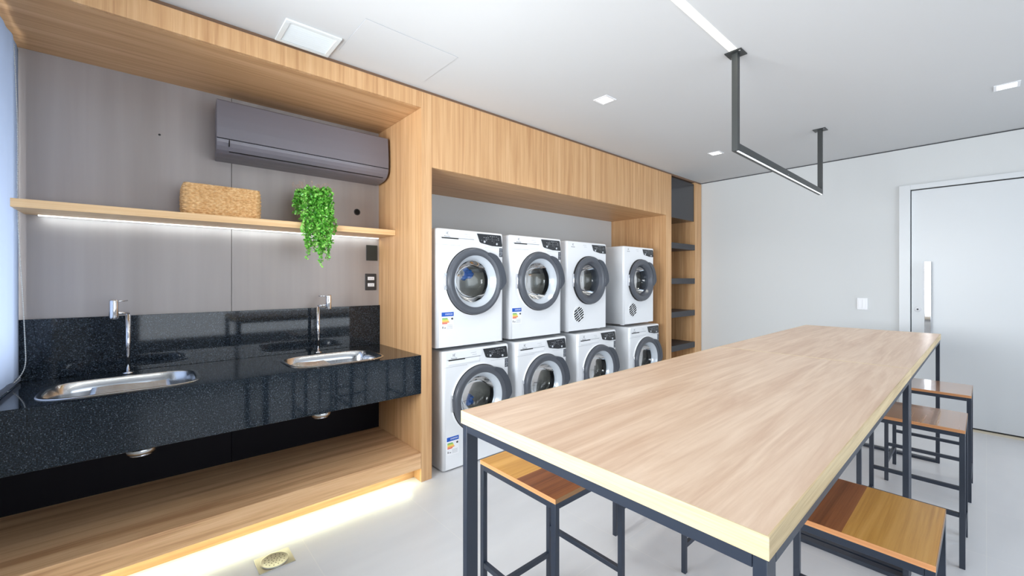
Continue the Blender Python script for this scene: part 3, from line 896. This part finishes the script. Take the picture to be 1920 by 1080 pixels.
# ------------------------------------------------------------------ trailing plant
def plant():
    cx, cy, z0 = 0.842, 2.985, 1.7215
    t = thing('trailing_plant', 'bright green trailing plant spilling over the floating shelf edge', 'plant', (cx, cy, z0))
    MB().lathe([(0, 0), (0.050, 0), (0.062, 0.10), (0.066, 0.135), (0.060, 0.135), (0.056, 0.11), (0, 0.11)], (0, 0, 0), pot_m, 'z', 32).build('pot', t)
    rnd = random.Random(11)
    lv = MB(); st = MB(); bm = lv.bm; li = lv.mi(leaf_m); pi_ = lv.mi(pink_m)
    def leaf(p, d, size, mi_):
        d = d.normalized()
        side = d.cross(Vector((rnd.uniform(-1, 1), rnd.uniform(-1, 1), rnd.uniform(-0.3, 1)))).normalized()
        nrm = d.cross(side).normalized()
        a = bm.verts.new(p); b = bm.verts.new(p + d * size * 0.5 + side * size * 0.42 + nrm * size * 0.10)
        c = bm.verts.new(p + d * size); e = bm.verts.new(p + d * size * 0.5 - side * size * 0.42 + nrm * size * 0.10)
        mid = bm.verts.new(p + d * size * 0.5)
        for q in ((a, b, mid), (b, c, mid), (c, e, mid), (e, a, mid)):
            f = bm.faces.new(q); f.material_index = mi_
    nv = 84
    for k in range(nv):
        fr = k / nv
        ang = rnd.uniform(-PI * 0.98, 0.0) if k % 5 else rnd.uniform(0, PI)     # mostly to the room side
        rr = rnd.uniform(0.06, 0.105)
        ex = rr * math.cos(ang) * 1.0; ey = rr * math.sin(ang)
        if ey < -0.03: ey -= 0.03
        front = ey < -0.06
        L_ = (rnd.uniform(0.22, 0.40) if front else rnd.uniform(0.06, 0.16))
        if front:
            long_ = 0.36 + 0.12 * math.exp(-((ex - 0.0) / 0.05) ** 2) * rnd.random() + 0.05 * rnd.random()
            L_ = rnd.uniform(0.18, long_ - 0.015)
        else:
            L_ = rnd.uniform(0.04, 0.13)
        pts = []
        topz = rnd.uniform(0.15, 0.235)
        if front: ey = min(ey, -0.118) - rnd.uniform(0.0, 0.035)
        sway = rnd.uniform(-0.02, 0.03)
        steps = 7
        for q in range(steps):
            u = q / (steps - 1)
            a_ = u * PI / 2
            pts.append(Vector((ex * math.sin(a_) * 0.95, ey * math.sin(a_), 0.12 + (topz - 0.12) * math.sin(u * PI * 0.8) / math.sin(PI * 0.5) )))
        n2 = max(3, int(L_ / 0.02)); last = pts[-1]
        for q in range(1, n2 + 1):
            u = q / n2
            pts.append(last + Vector((sway * u + 0.006 * math.sin(u * 9 + k), 0.004 * math.sin(u * 7 + k * 2), -(L_) * u)))
        st.tube(pts, 0.0011, stem_m, 5)
        for A, B in zip(pts[:-1], pts[1:]):
            seg = B - A; nl = max(2, int(seg.length / 0.0033))
            for q in range(nl):
                p = A + seg * (q / nl)
                d = Vector((rnd.uniform(-1, 1), rnd.uniform(-1.2, 0.6), rnd.uniform(-0.9, 0.6)))
                leaf(p + Vector((rnd.uniform(-1, 1), rnd.uniform(-1, 1), rnd.uniform(-1, 1))) * 0.005, d, rnd.uniform(0.012, 0.022), li)
    for k in range(900):
        a = rnd.uniform(0, 2 * PI); r_ = math.sqrt(rnd.random()) * 0.095
        x, y = r_ * math.cos(a) * 1.1, r_ * math.sin(a) - 0.015
        z = 0.225 + rnd.uniform(-0.05, 0.02) - (r_ / 0.11) ** 2 * 0.05
        if y + cy > YA - cy * 0 - 0.03: continue
        leaf(Vector((x, y, z)), Vector((rnd.uniform(-1, 1), rnd.uniform(-1, 1), rnd.uniform(-0.1, 1.0))), rnd.uniform(0.011, 0.020), li)
    for k in range(60):
        a = rnd.uniform(0, 2 * PI); r_ = rnd.uniform(0.03, 0.115)
        p = Vector((r_ * math.cos(a) * 1.1, r_ * math.sin(a) - 0.01, 0.225))
        q = p + Vector((rnd.uniform(-0.01, 0.01) + p.x * 0.15, rnd.uniform(-0.01, 0.01), rnd.uniform(0.02, 0.05)))
        st.tube([p, q], 0.0007, pink_m, 4)
        for _ in range(3): leaf(q, Vector((rnd.uniform(-1, 1), rnd.uniform(-1, 1), rnd.uniform(0, 1))), 0.007, pi_)
    # keep everything in front of the wall
    for mb in (lv, st):
        for v in mb.bm.verts:
            if v.co.y > YA - cy - 0.012: v.co.y = YA - cy - 0.012
    F = lv.build('foliage', t); st.build('stems', t)
plant()

# ------------------------------------------------------------------ plates and holes on the alcove wall
P_ = thing('socket_plate', 'charcoal socket plate with two white modules above the splashback', 'socket', (1.325, YA, 1.339))
MB().box((-0.044, -0.008, -0.064), (0.044, -0.0005, 0.064), plate_dark, 0.003).build('cover_plate', P_)
for z in (0.027, -0.023):
    o = MB().box((-0.026, -0.0105, z - 0.013), (0.026, -0.008, z + 0.013), white_plastic, 0.001).build('socket_module', P_)
    q = MB()
    for x in (-0.011, 0, 0.011): q.lathe([(0, -0.0109), (0.0022, -0.0109), (0.0022, -0.0105)], (x, 0, z), seam, 'y', 10)
    q.build('pin_holes', o)
o = MB().box((-0.044, -0.007, -0.060), (0.044, -0.0005, 0.060), plate_green, 0.002).build('blank_plate'); o.location = (1.334, YA, 1.565)
tag(o, 'blank black square plate on the wall just below the floating shelf', 'cover plate')
o = MB().lathe([(0, -0.0012), (0.019, -0.0012), (0.0195, -0.0030), (0.024, -0.0012), (0.025, -0.0003)], (0, 0, 0), plate_dark, 'y', 28)
o.lathe([(0, -0.0016), (0.0185, -0.0016)], (0, 0, 0), hole_m, 'y', 28)
o = o.build('cable_hole'); o.location = (1.220, YA, 1.872); tag(o, 'round black cable hole in the grey wall right of the plant', 'cable outlet')
o = MB().lathe([(0, -0.002), (0.005, -0.002), (0.006, -0.0003)], (0, 0, 0), plate_dark, 'y', 14).build('screw_cap'); o.location = (0.068, YA, 2.197)
tag(o, 'tiny dark screw cap high on the grey alcove wall', 'screw')

# ------------------------------------------------------------------ light switch
o = thing('light_switch', 'white double light switch plate on the grey wall left of the door', 'light switch', (XR, 0.846, 1.109))
MB().box((-0.008, -0.043, -0.060), (-0.0005, 0.043, 0.060), white_plastic, 0.003).build('cover_plate', o)
for y0, y1 in ((-0.030, -0.001), (0.001, 0.030)):
    MB().box((-0.0115, y0, -0.045), (-0.008, y1, 0.045), white_plastic, 0.001).build('rocker', o)

# ------------------------------------------------------------------ blind with chain at the window
BL = thing('roller_blind', 'blue-grey translucent roller blind hanging over the left window', 'blind', (-0.49, 2.1, 2.49))
m = MB(); bm = m.bm; i = m.mi(blind_t)
ny = 60
def bxx(y): return 0.029 + 0.003 * math.sin(y * 23) + 0.002 * math.sin(y * 51 + 1)
va = [bm.verts.new((bxx(y), y, 0.0)) for y in [(0.10 + 0.955 * k / ny) for k in range(ny + 1)]]
vb = [bm.verts.new((bxx(v.co.y) + 0.002, v.co.y, -1.61)) for v in va]
for k in range(ny):
    f = bm.faces.new([va[k], va[k + 1], vb[k + 1], vb[k]]); f.smooth = True
m.build('fabric', BL)
MB().cyl((-0.008, 0.08, 0.001), (-0.008, 1.040, 0.001), 0.0155, roller_m, 24).build('roller_tube', BL, label='cream roller tube')
MB().box((0.027, 0.10, -1.632), (0.034, 1.05, -1.608), blind_t, 0.001).build('bottom_bar', BL)
mb_ = MB(); mb_.box((-0.055, 1.042, -0.016), (0.022, 1.047, 0.016), roller_m, 0.001)
mb_.build('bracket', BL)
CH = [(-0.462, 3.04, 2.476), (-0.452, 3.04, 2.16), (-0.450, 3.04, 1.99), (-0.4475, 3.03, 1.64), (-0.437, 3.06, 1.27), (-0.424, 3.02, 1.06), (-0.420, 3.0, 0.96), (-0.434, 2.99, 0.905), (-0.463, 2.99, 0.868), (-0.50, 2.99, 0.858)]
# bead chain as one string of beads
def chain(pts, r, gap):
    m = MB(); P3 = [Vector(p) for p in pts]
    # catmull-rom resample
    dense = []
    for k in range(len(P3) - 1):
        p0 = P3[max(k - 1, 0)]; p1 = P3[k]; p2 = P3[k + 1]; p3 = P3[min(k + 2, len(P3) - 1)]
        for j in range(24):
            t_ = j / 24
            dense.append(0.5 * ((2 * p1) + (p2 - p0) * t_ + (2 * p0 - 5 * p1 + 4 * p2 - p3) * t_ ** 2 + (3 * p1 - p0 - 3 * p2 + p3) * t_ ** 3))
    dense.append(P3[-1])
    m.tube(dense, 0.0009, beads_m, 5)
    acc = 0; last = dense[0]
    for p in dense[1:]:
        seg = p - last
        while seg.length > 1e-9 and acc + seg.length >= gap:
            d = gap - acc; last = last + seg.normalized() * d; seg = p - last; acc = 0
            r_ = bmesh.ops.create_icosphere(m.bm, subdivisions=1, radius=r, matrix=Matrix.Translation(last))
            for v in r_['verts']:
                for f in v.link_faces: f.smooth = True
        acc += seg.length; last = p
    return m
c_ = chain([(p[0] + 0.49, p[1] - 2.1, p[2] - 2.49) for p in CH], 0.0030, 0.0085).build('bead_chain', BL, label='white beaded pull chain drooping onto the worktop')

# ------------------------------------------------------------------ ceiling fittings
drain_steel = mat('satin_stainless', srgb(196, 198, 192), 0.38, metal=1.0)
duct_m = mat('vent_duct_grey', srgb(150, 154, 158), 0.8)
V = thing('ceiling_vent', 'white louvered air grille in the ceiling above the joinery', 'vent', (0.657, 2.385, ZC))
m = MB(); f0, f1, g0, g1 = -0.135, 0.135, -0.120, 0.115
m.box((f0, g0, -0.010), (f1, g0 + 0.024, 0), louver_m, 0.002); m.box((f0, g1 - 0.024, -0.010), (f1, g1, 0), louver_m, 0.002)
m.box((f0, g0 + 0.024, -0.010), (f0 + 0.024, g1 - 0.024, 0), louver_m, 0.002); m.box((f1 - 0.024, g0 + 0.024, -0.010), (f1, g1 - 0.024, 0), louver_m, 0.002)
m.build('frame', V)
MB().box((f0 + 0.024, g0 + 0.024, -0.0012), (f1 - 0.024, g1 - 0.024, -0.0002), duct_m).build('duct_shadow', V)
for k in range(9):
    y = g0 + 0.036 + k * 0.0202
    MB().prism([(y + 0.005, -0.0092), (y + 0.003, -0.0098), (y - 0.007, -0.0022), (y - 0.005, -0.0016)], f0 + 0.024, f1 - 0.024, louver_m, 'x').build('louver', V)
H_ = MB()
hx0, hx1, hy0, hy1 = 0.817, 1.360, 2.013, 2.392
H_.box((hx0 + 0.002, hy0 + 0.002, ZC - 0.0022), (hx1 - 0.002, hy1 - 0.002, ZC - 0.0004), white_wall)
h0 = H_.build('access_panel')
h0.data.transform(Matrix.Translation((-1.09, -2.2, -ZC))); h0.location = (1.09, 2.2, ZC)
tag(h0, 'flush white access panel in the ceiling beside the air grille', 'access panel')
e = MB()
e.box((hx0 - 0.0005 - 1.09, hy0 - 2.2, -0.0010), (hx1 - 1.09, hy0 + 0.002 - 2.2, -0.0003), soft_seam); e.box((hx0 - 1.09, hy1 - 0.002 - 2.2, -0.0010), (hx1 - 1.09, hy1 - 2.2, -0.0003), soft_seam)
e.box((hx0 - 1.09, hy0 + 0.002 - 2.2, -0.0010), (hx0 + 0.002 - 1.09, hy1 - 0.002 - 2.2, -0.0003), soft_seam); e.box((hx1 - 0.002 - 1.09, hy0 + 0.002 - 2.2, -0.0010), (hx1 - 1.09, hy1 - 0.002 - 2.2, -0.0003), soft_seam)
e.build('panel_joint', h0)
# recessed square downlights
spots = [((2.466, 1.799), 'square recessed downlight over the laundry recess, nearest the air grille'),
         ((4.344, 1.812), 'square recessed downlight near the shelf column'),
         ((4.287, -0.089), 'square recessed downlight near the door')]
for (x, y), lb in spots:
    t = thing('downlight', lb, 'ceiling light', (x, y, ZC), 0, 'square recessed downlights')
    m = MB(); a, b = 0.058, 0.044
    m.box((-a, -a, -0.004), (a, -b, 0), white_plastic); m.box((-a, b, -0.004), (a, a, 0), white_plastic)
    m.box((-a, -b, -0.004), (-b, b, 0), white_plastic); m.box((b, -b, -0.004), (a, b, 0), white_plastic)
    m.build('frame', t)
    MB().box((-b, -b, -0.0025), (b, b, -0.0004), lamp_glow).build('diffuser', t)
    area('downlight_beam', (x, y, ZC - 0.008), (0, 0, 0), 0.08, 0.08, 3, (1.0, 0.97, 0.92), math.radians(120))
# recessed linear light
LS = thing('linear_ceiling_light', 'glowing warm white recessed light line in the ceiling ending at the pendant', 'ceiling light', (1.0, 0.935, ZC))
MB().box((-1.35, -0.014, -0.0028), (1.465, 0.014, -0.0006), led_warm).build('diffuser', LS)
m = MB()
m.box((-1.35, -0.021, -0.0026), (1.468, -0.014, -0.0005), led_halo); m.box((-1.35, 0.014, -0.0026), (1.468, 0.021, -0.0005), led_halo)
m.build('halo_trim', LS)
area('linear_light_beam', (1.05, 0.935, ZC - 0.006), (0, 0, 0), 2.7, 0.028, 5, (1.0, 0.95, 0.78))
# hanging bar lamp
BLp = thing('bar_pendant', 'black square tube bar pendant with light strip hung above the far table', 'pendant light', (3.417, 0.94, ZC))
xa_, xb_ = 2.519 - 3.417, 4.340 - 3.417; s_ = 0.016
for x in (xa_, xb_):
    MB().box((x - s_, -s_, -0.555), (x + s_, s_, -0.005), lamp_steel, 0.001).build('drop_rod', BLp)
    p = MB().box((x - 0.045, -0.045, -0.006), (x + 0.045, 0.045, -0.0005), lamp_steel, 0.001).build('ceiling_plate', BLp)
    q = MB()
    for dx in (-0.03, 0.03): q.lathe([(0, -0.009), (0.005, -0.008), (0.006, -0.006)], (x + dx, 0.03 if dx > 0 else -0.03, 0), steel, 'z', 10)
    q.build('screws', p)
MB().box((xa_ + s_ + 0.0004, -s_, -0.555), (xb_ - s_ - 0.0004, s_, -0.511), lamp_steel, 0.001).build('light_bar', BLp)
MB().box((xa_, -0.016, -0.5570), (xb_, -0.006, -0.5552), led_cool).build('light_strip', BLp, label='white light strip on the underside')
MB().lathe([(0, -0.001), (0.004, -0.0008), (0.004, 0)], (xa_ + 0.9, -s_, -0.539), steel, 'y', 10).build('screw', BLp)
area('bar_light_beam', (3.43, 0.94, ZC - 0.562), (0, 0, 0), 1.8, 0.02, 2.0, (0.95, 0.98, 1.0))

# ------------------------------------------------------------------ tables
TZ0, TZ1 = 0.953, 0.915
TY0, TY1 = 0.224, 1.067
def table(x0, x1, label, near):
    cx, cy = (x0 + x1) / 2, (TY0 + TY1) / 2
    t = thing('high_table', label, 'table', (cx, cy, 0), 0, 'tall oak topped tables')
    a, b = (x1 - x0) / 2, (TY1 - TY0) / 2
    e = 0.0030
    tp = MB().box((-a + e, -b + e, TZ1), (a - e, b - e, TZ0), table_wood).build('tabletop', t)
    m = MB()
    m.box((-a, -b, TZ1), (-a + e, b, TZ0 + 0.0002), table_edge); m.box((a - e, -b, TZ1), (a, b, TZ0 + 0.0002), table_edge)
    m.box((-a + e, -b, TZ1), (a - e, -b + e, TZ0 + 0.0002), table_edge_shaded); m.box((-a + e, b - e, TZ1), (a - e, b, TZ0 + 0.0002), table_edge_shaded)
    m.build('edge_band', tp, label='pale edge band')
    i = 0.004; wx, wy, hr = 0.042, 0.021, 0.024
    zt = TZ1 - 0.0005
    for sx in (-1, 1):
        for sy in (-1, 1):
            X0 = sx * (a - i); X1 = sx * (a - i - wx); Y0_ = sy * (b - i); Y1_ = sy * (b - i - wy)
            MB().box((X0, Y0_, 0.0), (X1, Y1_, zt), black_steel, 0.001, 1).build('leg', t)
        X0 = sx * (a - i); X1 = sx * (a - i - wx)
        MB().box((X0, -(b - i - wy - 0.0005), 0.0), (X1, (b - i - wy - 0.0005), hr - 0.004), black_steel, 0.001, 1).build('floor_rail', t)
        MB().box((X0, -(b - i - wy - 0.0005), zt - hr), (X1, (b - i - wy - 0.0005), zt), black_steel, 0.001, 1).build('top_rail', t)
    for sy in (-1, 1):
        MB().box((-(a - i - wx - 0.0005), sy * (b - i), zt - hr), ((a - i - wx - 0.0005), sy * (b - i - wy), zt), black_steel, 0.001, 1).build('top_rail', t)
    return t
table(0.731, 2.598, 'tall oak topped table with black steel frame, nearest the camera', True)
table(2.602, 4.444, 'tall oak topped table with black steel frame, nearest the door', False)

# ------------------------------------------------------------------ stools
def stool(x0, y0, label, split=None, w=0.39, d=0.398):
    t = thing('bar_stool', label, 'stool', (x0 + w / 2, y0 + d / 2, 0), 0, 'square bar stools around the tables')
    a, b = w / 2, d / 2; H = 0.65; th = 0.015; s_ = 0.020
    m = MB(); e = 0.0012
    if split:
        mode, ys = split
        yl = ys - (y0 + d / 2)
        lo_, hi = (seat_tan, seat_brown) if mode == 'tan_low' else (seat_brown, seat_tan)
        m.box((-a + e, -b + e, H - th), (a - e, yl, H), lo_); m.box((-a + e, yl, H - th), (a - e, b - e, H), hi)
    else:
        m.box((-a + e, -b + e, H - th), (a - e, b - e, H), seat_mid)
    st = m.build('seat', t)
    m = MB()
    m.box((-a, -b, H - th), (-a + e, b, H), seat_edge); m.box((a - e, -b, H - th), (a, b, H), seat_edge)
    m.box((-a + e, -b, H - th), (a - e, -b + e, H), seat_edge_olive); m.box((-a + e, b - e, H - th), (a - e, b, H), seat_edge_olive)
    m.build('edge_band', st, label='peach coloured edge band')
    zt = H - th - 0.0004
    for sx in (-1, 1):
        for sy in (-1, 1):
            MB().box((sx * a, sy * b, 0), (sx * (a - s_), sy * (b - s_), zt), black_steel, 0.001, 1).build('leg', t)
        # bars running across (y) and the seat rails
        MB().box((sx * a, -(b - s_ - 0.0004), zt - s_), (sx * (a - s_), b - s_ - 0.0004, zt), black_steel, 0.001, 1).build('seat_rail', t)
        MB().box((sx * (a - 0.001), -(b - s_ - 0.0004), 0.236), (sx * (a - s_ + 0.001), b - s_ - 0.0004, 0.256), black_steel, 0.001, 1).build('foot_rail', t)
    for sy in (-1, 1):
        MB().box((-(a - s_ - 0.0004), sy * b, zt - s_), (a - s_ - 0.0004, sy * (b - s_), zt), black_steel, 0.001, 1).build('seat_rail', t)
        MB().box((-(a - s_ - 0.0004), sy * (b - 0.001), 0.115), (a - s_ - 0.0004, sy * (b - s_ + 0.001), 0.135), black_steel, 0.001, 1).build('foot_rail', t)
    return t
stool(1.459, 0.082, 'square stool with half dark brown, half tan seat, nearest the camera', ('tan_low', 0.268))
stool(2.875, 0.065, 'square stool with brown seat beside the mid table legs, between two others', None)
stool(3.765, 0.060, 'square stool with brown seat, nearest the door', None)
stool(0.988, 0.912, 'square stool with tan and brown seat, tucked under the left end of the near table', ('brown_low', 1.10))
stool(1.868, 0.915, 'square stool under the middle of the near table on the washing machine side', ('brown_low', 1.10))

# ------------------------------------------------------------------ floor drain
FD = thing('floor_drain', 'square stainless floor drain with round perforated grate near the platform', 'floor drain', (0.473, 2.268, 0))
MB().box((-0.076, -0.068, 0.0005), (0.076, 0.068, 0.0035), drain_steel, 0.001).build('frame', FD)
m = MB(); m.lathe([(0, 0.0060), (0.055, 0.0055), (0.058, 0.0065), (0.061, 0.0060), (0.062, 0.0036)], (0, 0, 0), drain_steel, 'z', 40)
g = m.build('grate', FD)
m = MB(); rnd = random.Random(3)
for rr, n_ in ((0.012, 5), (0.026, 9), (0.042, 14)):
    for k in range(n_):
        a = 2 * PI * k / n_ + rr * 20
        m.lathe([(0, 0.0063), (0.0028, 0.0063)], (rr * math.cos(a), rr * math.sin(a), 0), hole_m, 'z', 8)
m.build('perforations', g)
